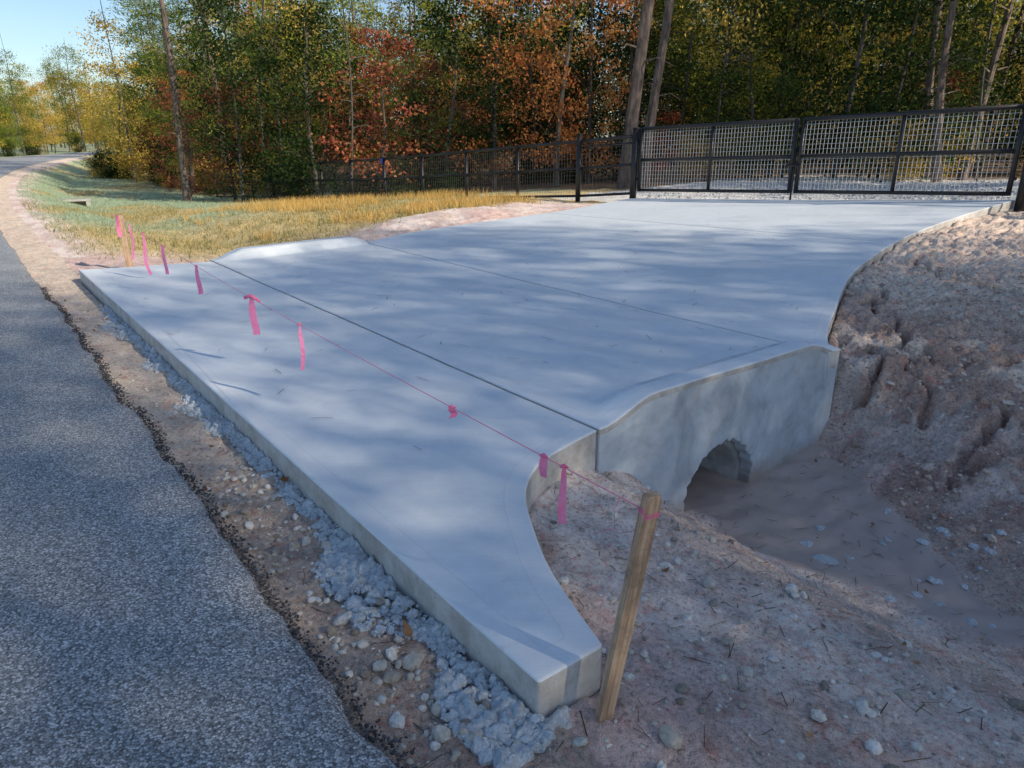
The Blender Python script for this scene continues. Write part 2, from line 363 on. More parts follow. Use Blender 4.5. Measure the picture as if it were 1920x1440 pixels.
def G(s,ne,rough=True):
    n=ne+cv(s); z=terr(s,ne)
    near=1-ss(10,30,np.hypot(s,n))
    off=ss(-.46,-.40,ne)+ss(6.6,6.9,-ne)
    mud=mudm(s,n)
    bank=ss(3.3,4.4,n)*(s<3.5)*(1-ss(12,14,n))
    r=(fbm(s*1.1,n*1.1,3,0)-.5)*.12*ss(.5,2,ne)*(1-.8*mud)
    r=r+(fbm(s*4,n*4,5,1)-.5)*(.06+.04*bank)*(1-.9*mud)
    r=r+(fbm(s*13,n*13,4,2)-.5)*(.036+.08*bank)*near*(1-.93*mud)
    r=r+(.5-billow(s*14,n*14,3,3))*(.022+.035*bank)*near*(1-mud)
    r=r-.12*rills(s,n)
    r=r+mud*(.008*np.sin((s*.9+.5*n)*20+9*fbm(s*2.2,n*2.2,3,1))+.010*(fbm(s*9,n*9,3,0)-.5))
    z=z+r*off
    nn_=np.clip(n,.28,1.75); d=sR(np.clip(nn_,0,1.58))-s
    fil=-.07-.28*np.abs(np.clip(d,0,9))-.4*np.clip(n-1.35,0,9)
    z=np.where((n>.25)&(n<1.9)&(s<1.45)&(d>-.05)&(d<.6),np.maximum(z,fil+.4*r),z)
    d3=sR(np.clip(n,4.6,13))-s; f3=zs(s,n)-.085-.35*np.clip(d3,0,9)
    z=np.where((n>4.45)&(n<13)&(d3>-.1)&(d3<.8),np.maximum(z,f3+r*.6),z)
    pad=inslab(s,n,.015); lim=zs(s,n)-.19
    lim=np.where((s<2.2)&(n>1.6)&(n<4.3),-.2,lim)
    z=np.where(pad,np.minimum(z,lim),z)
    z=z+.13*np.exp(-((s-11.2-(n-5)*.12)/.8)**2)*ss(4,5.5,n)*(1-ss(8,10.5,n))*(~pad)
    return z
def lines(*seg):
    out=[]
    for a,b_,d in seg: out.append(np.arange(a,b_,d))
    out.append([seg[-1][1]]); return np.unique(np.round(np.concatenate(out),4))
sl=lines((-600,-100,50),(-100,-20,5),(-20,-4,.5),(-4,-1.6,.08),(-1.6,3.6,.018),(3.6,11,.07),(11,20,.14),(20,60,.5),(60,160,2.5),(160,700,20))
nl=lines((-700,-100,50),(-100,-10,5),(-10,-.8,.8),(-.8,.5,.018),(.5,7,.02),(7,10,.03),(10,14,.10),(14,30,.5),(30,80,3),(80,800,40))
S,NE=np.meshgrid(sl,nl,indexing='ij'); Nn=NE+cv(S)
Z=G(S,NE)
V=WA(S,Nn,Z)
me=mesh_np('ground',V,gridF(*S.shape),[M_ground])
def lerp(a,b_,w): return a*(1-w[...,None])+b_*w[...,None]
c=np.zeros(S.shape+(3,)); c[:]=(.62,.50,.435)
w=ss(.42,.62,fbm(S*1.7,Nn*1.7,4,2)); c=lerp(c,np.array((.75,.65,.59)),w)
w=ss(.45,.65,fbm(S*.9+9,Nn*.9,4,1)); c=lerp(c,np.array((.60,.43,.39)),w*.7)
w=ss(3.9,5.2,Nn)*(S<6); c=lerp(c,np.array((.78,.64,.51)),w*.75)
w=ss(.40,.53,fbm(S*2.4,Nn*2.4,4,3))*ss(3.,3.6,Nn)*(1-ss(4.8,7.5,Nn))*(S<3); c=lerp(c,np.array((.46,.29,.22)),w*.8)
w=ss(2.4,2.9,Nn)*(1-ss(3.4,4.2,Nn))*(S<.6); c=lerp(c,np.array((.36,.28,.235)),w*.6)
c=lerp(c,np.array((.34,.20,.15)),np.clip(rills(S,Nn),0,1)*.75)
strip=(NE<.05)*(NE>-.6); c=lerp(c,np.array((.46,.36,.29)),strip*.9)
strip2=(NE<.05)*(NE>-.6)*ss(1.2,3.2,S); c=lerp(c,np.array((.66,.55,.44)),strip2*.9)
gm=ss(10.2,12.5,S+(fbm(S*.8,Nn*.8,3,0)-.5)*2.5-.28*np.clip(Nn-4,0,8))*ss(-.1,.9,NE-.6*(fbm(S*.6,Nn*.6,3,2)))
gm=np.maximum(gm,(NE<-7)*1.); gm=np.maximum(gm,ss(10.5,12,Nn)*(S>11.5))
gcol=lerp(np.zeros(S.shape+(3,))+np.array((.50,.39,.19)),np.array((.30,.38,.23)),ss(.32,.5,fbm(S*.25,Nn*.5,4,3))*ss(15,20,S))
c=c*(1-gm[...,None])+gcol*gm[...,None]
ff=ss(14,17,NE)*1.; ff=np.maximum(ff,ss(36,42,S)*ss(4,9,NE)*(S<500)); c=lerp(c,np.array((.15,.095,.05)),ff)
yard=(Nn>nEnd(S)-.05)*(S>-6)*(S<11.5+.2*Nn)*(1-ss(26,29,Nn)); yard=yard*(S<16)
c=lerp(c,np.array((.55,.55,.54)),yard*.95)
md=mudm(S,Nn); c=lerp(c,np.array((.47,.38,.335)),md)
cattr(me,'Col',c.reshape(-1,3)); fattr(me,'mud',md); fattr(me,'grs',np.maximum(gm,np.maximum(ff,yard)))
ground=obj('ground',me)
# ------------------------------------------------ road
rs=lines((-120,-6,2),(-6,12,.05),(12,60,.5),(60,300,3))
en=np.array([-6.5,-6.3,-5,-3.5,-2,-1,-.6,-.5,-.475,-.455]); 
S2,E2=np.meshgrid(rs,en,indexing='ij')
jit=(fbm(rs*2.5,rs*0,4,1)-.5)*.11+(fbm(rs*14,rs*0+4,3,2)-.5)*.035
E3=E2+np.where(E2>-.7,jit[:,None],0); Zr=.004+0*E2
Zr=np.where(E2>-.49,-.02,Zr); Zr=np.where(E2>-.46,-.09,Zr)
me=mesh_np('asphalt_road',WA(S2,E3+cv(S2),Zr),gridF(*S2.shape),[M_road]); obj('asphalt_road',me)
# ------------------------------------------------ headwalls
def headwall(name,s0,s1):
    nn=np.linspace(1.597,4.275,50)
    pts=[(n,float(zs(1.4,n))+float(kerbh(n))-.02) for n in nn]+[(4.275,-1.4)]
    cn,cz,r=2.84,-.70,.385
    pts.append((cn+r,-1.4))
    for i in range(61):
        a=math.pi*i/60; rr=r*(1+.10*(float(vn(np.array(i*.45),np.array(3.))) -.5)+.012*math.sin(i*2.3)); pts.append((cn+rr*math.cos(a),cz+rr*math.sin(a)))
    pts.append((cn-r,-1.4)); pts.append((1.597,-1.4))
    tri=tessellate_polygon([[Vector((a,b_,0)) for a,b_ in pts]])
    k=len(pts); v=[W(s0,a,b_) for a,b_ in pts]+[W(s1,a,b_) for a,b_ in pts]
    f=[tuple(x) for x in tri]+[tuple(k+i for i in x)[::-1] for x in tri]+[(i,(i+1)%k,k+(i+1)%k,k+i) for i in range(k)]
    me=bpy.data.meshes.new(name); me.from_pydata(v,[],f); me.materials.append(M_wall)
    bm=bmesh.new(); bm.from_mesh(me); bmesh.ops.recalc_face_normals(bm,faces=bm.faces)
    bmesh.ops.dissolve_limit(bm,angle_limit=.01,verts=bm.verts,edges=bm.edges); bm.to_mesh(me); bm.free()
    o=obj(name,me); bv=o.modifiers.new('b','BEVEL'); bv.width=.012; bv.segments=2; bv.limit_method='ANGLE'; bv.angle_limit=math.radians(50)
    return o
headwall('culvert_headwall',FS+.003,1.60)
def kerb2():
    nn=np.linspace(1.6,3.9,40); rows=[]
    for n in nn:
        a=float(sL(n)); z=float(zs(9,n))+float(kerbh(n)); rows.append([W(a+.006,n,-.9),W(a+.006,n,z),W(a+.22,n,z-.01),W(a+.24,n,-.9)])
    v=[p for r in rows for p in r]; f=[]
    for i in range(len(rows)-1):
        for j in range(3): f.append((i*4+j,i*4+j+1,i*4+j+5,i*4+j+4))
    f+= [(0,3,2,1),tuple((len(rows)-1)*4+j for j in range(4))]
    me=bpy.data.meshes.new('h'); me.from_pydata(v,[],f); me.materials.append(M_wall); obj('culvert_headwall',me)
kerb2()
mb=MB(); K=48; cn,cz=2.84,-.72
rings=[(1.47,.335),(1.47,.40),(9.2,.40),(9.2,.32),(1.56,.32),(1.56,.335)]
for s_,r in rings:
    for i in range(K): a=2*math.pi*i/K; mb.v.append(W(s_,cn+r*math.cos(a),cz+r*math.sin(a)))
for q in range(6):
    for i in range(K):
        a,b_=q*K,((q+1)%6)*K; mb.f.append((a+i,a+(i+1)%K,b_+(i+1)%K,b_+i)); mb.m.append(0)
obj('culvert_pipe',mb.mesh('pipe',[simple('pipe_concrete',(.36,.35,.33),.8,.3,8,0,.4)],True))
mb=MB()
def box(mb,s0,s1,n0,n1,z0,z1,m=0):
    b_=len(mb.v)
    for z in (z0,z1):
        for s_,n_ in ((s0,n0),(s1,n0),(s1,n1),(s0,n1)): mb.v.append(W(s_,n_,z))
    for f in ((3,2,1,0),(4,5,6,7),(0,1,5,4),(1,2,6,5),(2,3,7,6),(3,0,4,7)): mb.f.append(tuple(b_+i for i in f)); mb.m.append(m)
zz=-.84
box(mb,31.6,31.8,1.7,3.2,zz-.3,zz+.34); box(mb,31.2,31.597,1.7,1.85,zz-.3,zz+.28); box(mb,31.2,31.597,3.05,3.2,zz-.3,zz+.28); box(mb,31.19,31.6,1.66,3.24,zz+.283,zz+.37)
mb.tube([W(31.3,2.45,zz+.02),W(31.9,2.45,zz+.02)],.2,14)
obj('drain_headwall',mb.mesh('dh',[simple('old_concrete',(.34,.34,.32),.85,.3,5)]))
# ------------------------------------------------ stones, spill, crumbs
def ico(sub=1):
    bm=bmesh.new(); bmesh.ops.create_icosphere(bm,subdivisions=sub,radius=1)
    v=np.array([x.co[:] for x in bm.verts]); f=np.array([[y.index for y in x.verts] for x in bm.faces]); bm.free(); return v,f
I1=ico(1); I2=ico(2)
def blobs(name,P,R,mat,ic=I1,rough=.3,flat=.7,smooth=False,parent=None):
    v,f=ic; n=len(P); k=len(v)
    rot=rng.normal(size=(n,3,3)); q,_=np.linalg.qr(rot)
    vv=np.repeat(v[None],n,0)*(1+rng.normal(size=(n,k,1))*rough*.5)
    vv=vv*(rng.uniform(.6,1.3,(n,1,3)))
    vv=np.einsum('nij,nkj->nki',q,vv); vv[...,2]*=flat
    vv=vv*np.asarray(R)[:,None,None]+np.asarray(P)[:,None]
    F=(f[None]+np.arange(n)[:,None,None]*k).reshape(-1,3)
    return obj(name,mesh_np(name,vv.reshape(-1,3),F,[mat],smooth),parent)
def gpts(s,n,up=0.): return WA(s,n,G(s,n-cv(s))+up)
n_=17000
s_=rng.uniform(-1.6,5,n_)**1; e_=rng.uniform(-.44,5,n_); R=rng.lognormal(-5.45,.55,n_)
ok=~inslab(s_,e_,.02)&(mudm(s_,e_)<.3)&(rng.random(n_)<np.where(e_<.3,1,np.exp(-(s_+1.6)*.2)))
s_,e_,R=s_[ok],e_[ok],R[ok]
blobs('gravel',gpts(s_,e_,0),R,M_stone,I1,.25)
n_=820
s_=np.concatenate([rng.uniform(-1.3,2.6,n_//2),rng.normal(-.2,.7,n_//2)]); e_=np.concatenate([rng.uniform(-.40,-.1,n_//2),rng.uniform(-.35,1.8,n_//2)])
R=rng.lognormal(-4.45,.5,n_).clip(.005,.036); ok=~inslab(s_,e_,.03); s_,e_,R=s_[ok],e_[ok],R[ok]
blobs('loose_stones',gpts(s_,e_,.0)+np.stack([0*R,0*R,R*.3],-1),R,M_stone,I2,.16)
s_=np.concatenate([[.47],rng.normal(-.1,.35,40)]); e_=np.concatenate([[2.72],rng.normal(3.05,.28,40)]); R=np.concatenate([[.075],rng.uniform(.012,.04,40)])
blobs('channel_rocks',gpts(s_,e_,-.005),R,M_spill,I2,.3,.4)
# concrete that oozed out under the form along the slab edge
ms=lines((-.30,3,.008),(3,7.6,.016)); mn=lines((-.34,.26,.008))
SS,EE=np.meshgrid(ms,mn,indexing='ij')
def swd(s): return (.06+.21*ss(.3,.7,fbm(s*1.7,s*0+2,3,1)))*np.exp(-np.clip(s,0,9)*.06)*ss(.24,.42,fbm(s*1.3+4,s*0,3,3)+.16*(s<1.6)+.08)*(.72+.28*ss(0,.5,s))
wd=swd(SS)
edge=-EE/np.maximum(wd,.01)
edge=np.where(EE>0,0,edge); tip=np.clip(-SS,0,9)/.10; tip2=np.where(EE>0,EE/.15,0); edge=np.sqrt(edge**2+tip**2+tip2**2)+.7*(fbm(SS*12,EE*12,3,2)-.5)
body=1-ss(.6,1.05,edge)
gap=ss(.58,.66,fbm(SS*7+3,EE*7,2,1))
hz=-.09+.055*body*(1-.5*np.clip(edge,0,1))+(.085*(1-billow(SS*13,EE*13,3,1))-.035)*body+.03*(fbm(SS*50,EE*50,2,0)-.5)*body-.08*(1-ss(0,.25,body))-.07*gap*body
hz=np.where(inslab(SS,EE,.0),-.12,hz)
spill=obj('concrete_spill',mesh_np('concrete_spill',WA(SS,EE,hz),gridF(*SS.shape),[M_spill]))
n_=4200
s_=-.08+7.5*rng.random(n_)**1.6; wd=swd(s_)
e_=-rng.random(n_)**.8*(wd*1.15+.01); keep=wd>.03
s_,e_,wd=s_[keep],e_[keep],wd[keep]; R=rng.lognormal(-4.8,.6,len(s_)).clip(.003,.038)
blobs('lumps',WA(s_,e_,-.065+.035*(1+e_/np.maximum(wd*1.15,.02))*rng.random(len(s_))),R,M_spill,I2,.30,.8,False,spill)
n_=6000; s_=rng.uniform(-2,9,n_); e_=-.47+(fbm(s_*2.5,s_*0,4,1)-.5)*.11+rng.normal(size=n_)*.022+.015
blobs('asphalt_crumbs',WA(s_,e_,-.03+.02*rng.random(n_)),rng.uniform(.002,.008,n_),M_crumb,I1,.3)
n_=12000; s_=rng.uniform(-2,2.9,n_); e_=rng.uniform(3.3,8,n_); R=rng.lognormal(-4.85,.6,n_).clip(.003,.045)
ok=~inslab(s_,e_,.02)&(mudm(s_,e_)<.1); s_,e_,R=s_[ok],e_[ok],R[ok]
M_clod=island('clay_clods',[(0,(.38,.24,.19)),(.4,(.60,.46,.37)),(1,(.80,.68,.57))],.95,.8)
blobs('clay_clods',gpts(s_,e_,0),R,M_clod,I1,.35)
n_=5000; s_=rng.uniform(-6,14,n_); e_=rng.uniform(13.6,26,n_); blobs('yard_gravel',gpts(s_,e_,0),rng.uniform(.02,.06,n_),M_yard,I1,.3)
def strips(name,P,L,Wd,mat,tilt=.15):
    n=len(P); a=rng.uniform(0,2*math.pi,n); u=np.stack([np.cos(a),np.sin(a),rng.normal(size=n)*tilt],-1); v=np.stack([-np.sin(a),np.cos(a),0*a],-1)
    L=np.asarray(L)[:,None]; Wd=np.asarray(Wd)[:,None]
    V=np.stack([P-u*L-v*Wd,P+u*L-v*Wd,P+u*L+v*Wd,P-u*L+v*Wd],1)
    return obj(name,mesh_np(name,V.reshape(-1,3),np.arange(4*n).reshape(-1,4),[mat],False))
s_=rng.uniform(1.5,10,260); e_=rng.uniform(.1,12,260); ok=inslab(s_,e_,-.1); s_,e_=s_[ok],e_[ok]
strips('pine_straw',WA(s_,e_,zs(s_,e_)+.009),rng.uniform(.02,.08,len(s_)),rng.uniform(.0015,.003,len(s_)),M_debris,.01)
s_=rng.uniform(-1.6,2,800); e_=rng.uniform(-.4,3.9,800); ok=~inslab(s_,e_,.02); s_,e_=s_[ok],e_[ok]
strips('twigs',gpts(s_,e_,.008),rng.uniform(.01,.05,len(s_)),rng.uniform(.001,.0022,len(s_)),M_debris,.1)
def fallen(P,R):
    n=len(P); a=rng.uniform(0,6.28,n); K=6; vs=[];fs=[]
    for i in range(n):
        b_=len(vs); tl=rng.normal(size=2)*.35
        for k in range(K):
            an=a[i]+2*math.pi*k/K; rr=R[i]*(1. if k%3==0 else .55); x=rr*math.cos(an); y=rr*math.sin(an); vs.append((P[i][0]+x,P[i][1]+y,P[i][2]+x*tl[0]+y*tl[1]+.006+(.3*rr if k%3==0 else 0)))
        fs.append(tuple(range(b_,b_+K)))
    me=bpy.data.meshes.new('l'); me.from_pydata(vs,[],fs); me.materials.append(island('fallen_leaf',[(0,(.18,.07,.03)),(1,(.46,.24,.10))],.7)); return obj('fallen_leaves',me)
s_=np.concatenate([[.62,2.1,.5],rng.uniform(-1.3,2,34),rng.uniform(2,9,14)]); e_=np.concatenate([[-.12,-.03,2.6],rng.uniform(.3,4.4,34),rng.uniform(-.4,-.1,14)]); ok=~inslab(s_,e_,.0)
s_,e_=s_[ok],e_[ok]; fallen(gpts(s_,e_,.01)+np.array([0,0,.01]),np.concatenate([[.035,.03],rng.uniform(.012,.028,len(s_)-2)]))
# ------------------------------------------------ grass
def blades(name,s,e,h,w,mat,lean=.35):
    n=len(s); P=gpts(s,e,-.01); a=rng.uniform(0,6.28,n); u=np.stack([np.cos(a),np.sin(a),0*a],-1)*w[:,None]
    T=P+np.stack([rng.normal(size=n)*lean,rng.normal(size=n)*lean,np.ones(n)],-1)*h[:,None]
    V=np.stack([P-u,P+u,T],1); return obj(name,mesh_np(name,V.reshape(-1,3),np.arange(3*n).reshape(-1,3),[mat],False))
def gfilter(s,n):
    g=ss(10.2,12.5,s+(fbm(s*.8,n*.8,3,0)-.5)*2.5-.28*np.clip(n-4,0,8)); return (rng.random(len(s))<g)&~inslab(s,n,.05)
n_=80000; s_=10+50*rng.random(n_)**1.4; e_=rng.uniform(.3,11,n_); nn_=e_+cv(s_); ok=gfilter(s_,nn_)&(rng.random(n_)<.35+.65*ss(.4,.6,fbm(s_*.8,nn_*.8,3,1)))
s_,nn_=s_[ok],nn_[ok]; q=(fbm(s_*.25,nn_*.5,4,3)+rng.normal(size=len(s_))*.04>.42)&(s_+rng.normal(size=len(s_))*1.5>17)
blades('grass',s_[q],nn_[q],rng.uniform(.04,.12,q.sum()),rng.uniform(.006,.014,q.sum()),L_grassg,.6)
q=~q; blades('dry_grass',s_[q],nn_[q],rng.uniform(.05,.16,q.sum()),rng.uniform(.005,.012,q.sum()),L_grass,.6)
n_=24000; s_=rng.uniform(11,22,n_); e_=rng.uniform(3.5,12.5,n_); ok=(fbm(s_*.7,e_*.7,3,2)>.47)&gfilter(s_,e_); s_,e_=s_[ok],e_[ok]
blades('tall_golden_grass',s_,e_+cv(s_),rng.uniform(.1,.30,len(s_)),rng.uniform(.004,.009,len(s_)),L_gold,.35)
# ------------------------------------------------ stakes, string, ribbons
def stake(base,top,w,d,name='wooden_stake'):
    b_=Vector(base); tp=Vector(top); ax=(tp-b_); L=ax.length; ax.normalize()
    u=Vector((.95,.3,0)); u=(u-ax*u.dot(ax)).normalized(); v=ax.cross(u)
    prof_=[(-.5,-.5),(.5,-.5),(.5,.5),(-.5,.5)]
    me=bpy.data.meshes.new(name); vs=[];fs=[]
    lv=[(-.25,.12),(-.12,.9),(0,1),(L*.5,1.02),(L-.012,1.0),(L,.86)]
    for z,k in lv:
        for a,c in prof_: 
            j=.0015*random.uniform(-1,1); vs.append((a*w*k+j,c*d*k,z+(.006*a if z==L else 0)))
    for i in range(len(lv)-1):
        for k in range(4): fs.append((i*4+k,i*4+(k+1)%4,(i+1)*4+(k+1)%4,(i+1)*4+k))
    fs+=[(3,2,1,0),tuple(4*(len(lv)-1)+k for k in range(4))]
    me.from_pydata(vs,[],fs); me.materials.append(M_wood)
    o=obj(name,me)
    M=Matrix((u,v,ax)).transposed().to_4x4(); M.translation=b_; o.matrix_world=M
    bv=o.modifiers.new('b','BEVEL'); bv.width=.003; bv.segments=2
    return o
A0=Vector((.295,1.80,-.04)); A1=Vector((.405,1.83,.735))
stake(A0,A1,.046,.034)
B0=Vector((-5.36,9.95,-.05)); B1=Vector((-5.36,9.93,.72)); stake(B0,B1,.075,.04)
SA=A0.lerp(A1,.925); SB=B0.lerp(B1,.93)
def SP(f): 
    p=SA.lerp(SB,f); p.z-=.05*4*f*(1-f); return p
mb=MB(); mb.tube([SP(i/60) for i in range(61)],.0019,5)
ax=(A1-A0).normalized(); u=Vector((.95,.3,0)).normalized(); v=ax.cross(u)
for k in range(3):
    z=SA-ax*.006*k
    mb.tube([z+u*a*.026+v*c*.0195+ax*.004*i for i,(a,c) in enumerate(((-1,-1),(1,-1),(1,1),(-1,1),(-1,-1)))],.0016,5)
mb.tube([SP(.012),SP(.014)+Vector((0,0,-.05)),SP(.012)+Vector((-.012,0,-.11)),SP(.02)+Vector((-.01,0,-.16))],.0013,4)
obj('string_line',mb.mesh('s',[M_str],True))
def ribbon(f,L,w,yaw,wave=.01,knot=True,org=None):
    p=SP(f) if org is None else org
    vs=[];fs=[];K=14
    c,s__=math.cos(yaw),math.sin(yaw)
    for i in range(K+1):
        q=i/K; off=wave*math.sin(q*5+f*40)*q; tw=yaw+.5*math.sin(q*3+f*30)*.8
        ww=w*(1-.65*math.exp(-q*9)) if knot else w
        for sg in (-1,1): vs.append((p.x+math.cos(tw)*ww*.5*sg+off*.6,p.y+math.sin(tw)*ww*.5*sg+off,p.z-q*L+.004))
    for i in range(K): fs.append((2*i,2*i+1,2*i+3,2*i+2))
    me=bpy.data.meshes.new('ribbon'); me.from_pydata(vs,[],fs); me.materials.append(M_pink)
    for pl in me.polygons: pl.use_smooth=True
    o=obj('pink_flagging_ribbon',me)
    if knot:
        m2=MB(); m2.tube([p+Vector((-.014*c,-.014*s__,.002)),p+Vector((0,0,.006)),p+Vector((.016*c,.016*s__,-.003))],[.004,.008,.003],7)
        obj('knot',m2.mesh('k',[M_pink],True),o)
    return o
ribbon(.039,.22,.028,.2,.008); ribbon(.050,.085,.030,-.3,.006)
ribbon(.112,.05,.030,.5,.02); ribbon(.294,.29,.026,1.0,.012); rb=ribbon(.394,.28,.05,.1,.01)
p=SP(.394); m2=MB(); m2.tube([p+Vector((-.05,0,.0)),p+Vector((0,0,.018)),p+Vector((.06,0,-.03))],[.012,.014,.01],6); obj('bow',m2.mesh('bow',[M_pink],True),rb)
ribbon(.5627,.26,.04,.1); ribbon(.717,.31,.04,.2); ribbon(.832,.5,.035,.1,.03); ribbon(.93,.45,.03,.3,.03)
ribbon(1,.3,.05,0,.005,False,Vector((-5.39,9.895,.73)))
# ------------------------------------------------ fence + gates
def wires(mb,p0,p1,z0a,z0b,h0,h1,dx,dz,r,m):
    L=math.hypot(p1[0]-p0[0],p1[1]-p0[1]); k=max(1,int(L/dx))
    for i in range(1,k):
        f=i/k; x=p0[0]+(p1[0]-p0[0])*f; y=p0[1]+(p1[1]-p0[1])*f; z=z0a+(z0b-z0a)*f
        mb.tube([(x,y,z+h0),(x,y,z+h1)],r,4,m,False)
    q=int((h1-h0)/dz)
    for j in range(q+1):
        h=h0+(h1-h0)*j/q; mb.tube([(p0[0],p0[1],z0a+h),(p1[0],p1[1],z0b+h)],r,4,m,False)
def fz(s): return float(np.interp(s,[-8,3.2,11.1,12.6,21,38],[.8,.63,.33,.2,-.35,-1.2]))
def fn(s): return float(np.interp(s,[-8,3.2,11.1,12.6,38],[13.4,13.3,12.2,11.75,9.9]))
mb=MB()
def post(s,h=1.55,r=.035,n=None):
    n=fn(s) if n is None else n; z=fz(s); a=W(s,n,z-.4); b_=W(s,n,z+h); mb.tube([a,b_],r,10,0); mb.tube([b_,W(s,n,z+h+.02)],[r*1.2,r*.7],10,0)
def span(s0,s1,top=1.45):
    a=W(s0,fn(s0),0)[:2]; b_=W(s1,fn(s1),0)[:2]; za,zb=fz(s0),fz(s1)
    for h,r in ((top,.042),(.80,.034),(.12,.034)): mb.tube([(*a,za+h),(*b_,zb+h)],r,8,0)
    wires(mb,a,b_,za,zb,.12,top,.10,.10,.0032,1)
ps=[11.1,12.6]+list(np.linspace(12.6,38,12))[1:]
for i,s in enumerate(ps): post(s,1.62 if i<2 else 1.50,.085 if i==0 else (.065 if i in(1,5) else .045))
for a,b_ in zip(ps[:-1],ps[1:]): span(a,b_)
mb.tube([W(11.1,12.2,fz(11.1)+1.3),W(12.6,11.75,fz(12.6)+1.3)],.022,8,0)
for s in (3.2,.8,-1.6,-4,-6.4): post(s,1.75 if s==3.2 else 1.5,.085 if s==3.2 else .045)
for a,b_ in ((3.2,.8),(.8,-1.6),(-1.6,-4),(-4,-6.4)): span(a,b_)
fence=obj('black_metal_fence',mb.mesh('fence',[M_black,M_bwire],True))
mb=MB(); box(mb,21.76,21.95,fn(21.8)-.09,fn(21.8)-.08,fz(21.8)+1.30,fz(21.8)+1.47); obj('tag',mb.mesh('t',[M_blue]),fence)
def gate(sa,sb,na,nb,za,zb):
    mb=MB(); a=Vector(W(sa,na,0)); b_=Vector(W(sb,nb,0)); T=1.60; Bt=.20
    def at(f,h): p=a.lerp(b_,f); return (p.x,p.y,za+(zb-za)*f+h)
    for h,r in ((T,.042),(.90,.038),(Bt,.036)): mb.tube([at(0,h),at(1,h)],r,10,0)
    for f in (0,1): mb.tube([at(f,Bt-.03),at(f,T+.03)],.044,10,0)
    mb.tube([at(.5,Bt),at(.5,T)],.038,10,0)
    for h in (.45,1.35): mb.tube([at(-.02,h),at(.0,h)],.03,8,0)
    wires(mb,at(0,0),at(1,0),za,zb,Bt-.12,T,.075,.095,.0042,1)
    obj('driveway_gate',mb.mesh('gate',[M_black,M_wire],True))
gate(10.95,7.22,12.24,12.73,.335,.475); gate(3.4,7.08,13.25,12.75,.62,.48)
mb=MB(); mb.tube([W(7.15,12.70,.35),W(7.15,12.70,1.55)],.02,8); mb.tube([W(7.3,12.68,1.2),W(7.0,12.68,1.2)],.025,8); obj('gate_latch',mb.mesh('l',[M_black],True))
# ------------------------------------------------ trees
def tree_mesh(name,seed,H,r0,z0,z1,rad,ncl,per,ls,lw,leafm,barkm,spread=.45,style='leaf',curve=.4,stubs=0):
    R=np.random.default_rng(seed); mb=MB()
    k=12; cx=R.normal()*curve; cy=R.normal()*curve; p1,p2=R.uniform(0,6,2)
    def tr(z): q=z/H; return Vector((cx*q*q+(.12+.1*curve)*math.sin(q*7+p1),cy*q*q+(.1+.1*curve)*math.sin(q*6+p2),z))
    mb.tube([tr(H*i/k-(.4 if i==0 else 0)) for i in range(k+1)],[r0*(1.35 if i==0 else 1)*(1-.85*(i/k))*R.uniform(.93,1.07) for i in range(k+1)],8,0)
    for i in range(stubs):
        z=R.uniform(2.2,z0+1); a=R.uniform(0,6.28); l=R.uniform(.3,1.5); b0=tr(z); mb.tube([b0,b0+Vector((l*.6*math.cos(a),l*.6*math.sin(a),.12*l)),b0+Vector((l*math.cos(a+.3),l*math.sin(a+.3),.1*l-.15))],[.03,.018,.006],4,0,False)
    cl=[]
    for i in range(ncl):
        f=R.random(); z=z0+(z1-z0)*f
        pr=rad*(math.sin(math.pi*min(1,.12+f*.83))**.6)
        a=R.uniform(0,6.283); d=pr*R.random()**.55
        base=tr(max(.3,z-d*.55)); p=Vector((base.x+d*math.cos(a),base.y+d*math.sin(a),z)); cl.append(p)
        if i%2==0 or style=='pine':
            mid=base.lerp(p,.5)+Vector((0,0,.12*d)); mb.tube([base,mid,p],[max(.012,r0*.22*(1-f*.6)),.012,.005],4,0,False)
    V0=np.array(mb.v); 
    C=np.array([c[:] for c in cl]); C=np.repeat(C,per,0); n=len(C)
    sp=spread*(R.uniform(.6,1.3,(len(cl),1)).repeat(per,0))
    off=R.normal(size=(n,3))*sp; off[:,2]*=.6 if style!='pine' else .5
    P=C+off
    P[:,2]=np.maximum(P[:,2],.05)
    u=R.normal(size=(n,3)); u/=np.linalg.norm(u,axis=1)[:,None]
    if style=='pine': u=off/np.maximum(np.linalg.norm(off,axis=1)[:,None],1e-3)+u*.5; u[:,2]+=.3; u/=np.linalg.norm(u,axis=1)[:,None]
    w=np.cross(u,R.normal(size=(n,3))); w/=np.linalg.norm(w,axis=1)[:,None]
    L=ls*R.uniform(.6,1.3,(n,1)); Wd=lw*R.uniform(.7,1.2,(n,1))
    LV=np.stack([P-u*L,P-w*Wd,P+u*L,P+w*Wd],1).reshape(-1,3)
    nb=len(V0); F=[f for f in mb.f if len(f)==4]; LF=nb+np.arange(4*n).reshape(-1,4)
    return mesh_np(name,np.vstack([V0,LV]),np.vstack([np.array(F),LF]),[barkm,leafm],False,np.concatenate([np.zeros(len(F)),np.ones(n)]))
T={}
def reg(key,*a,**k): T.setdefault(key,[]).append(tree_mesh(key,*a,**k))
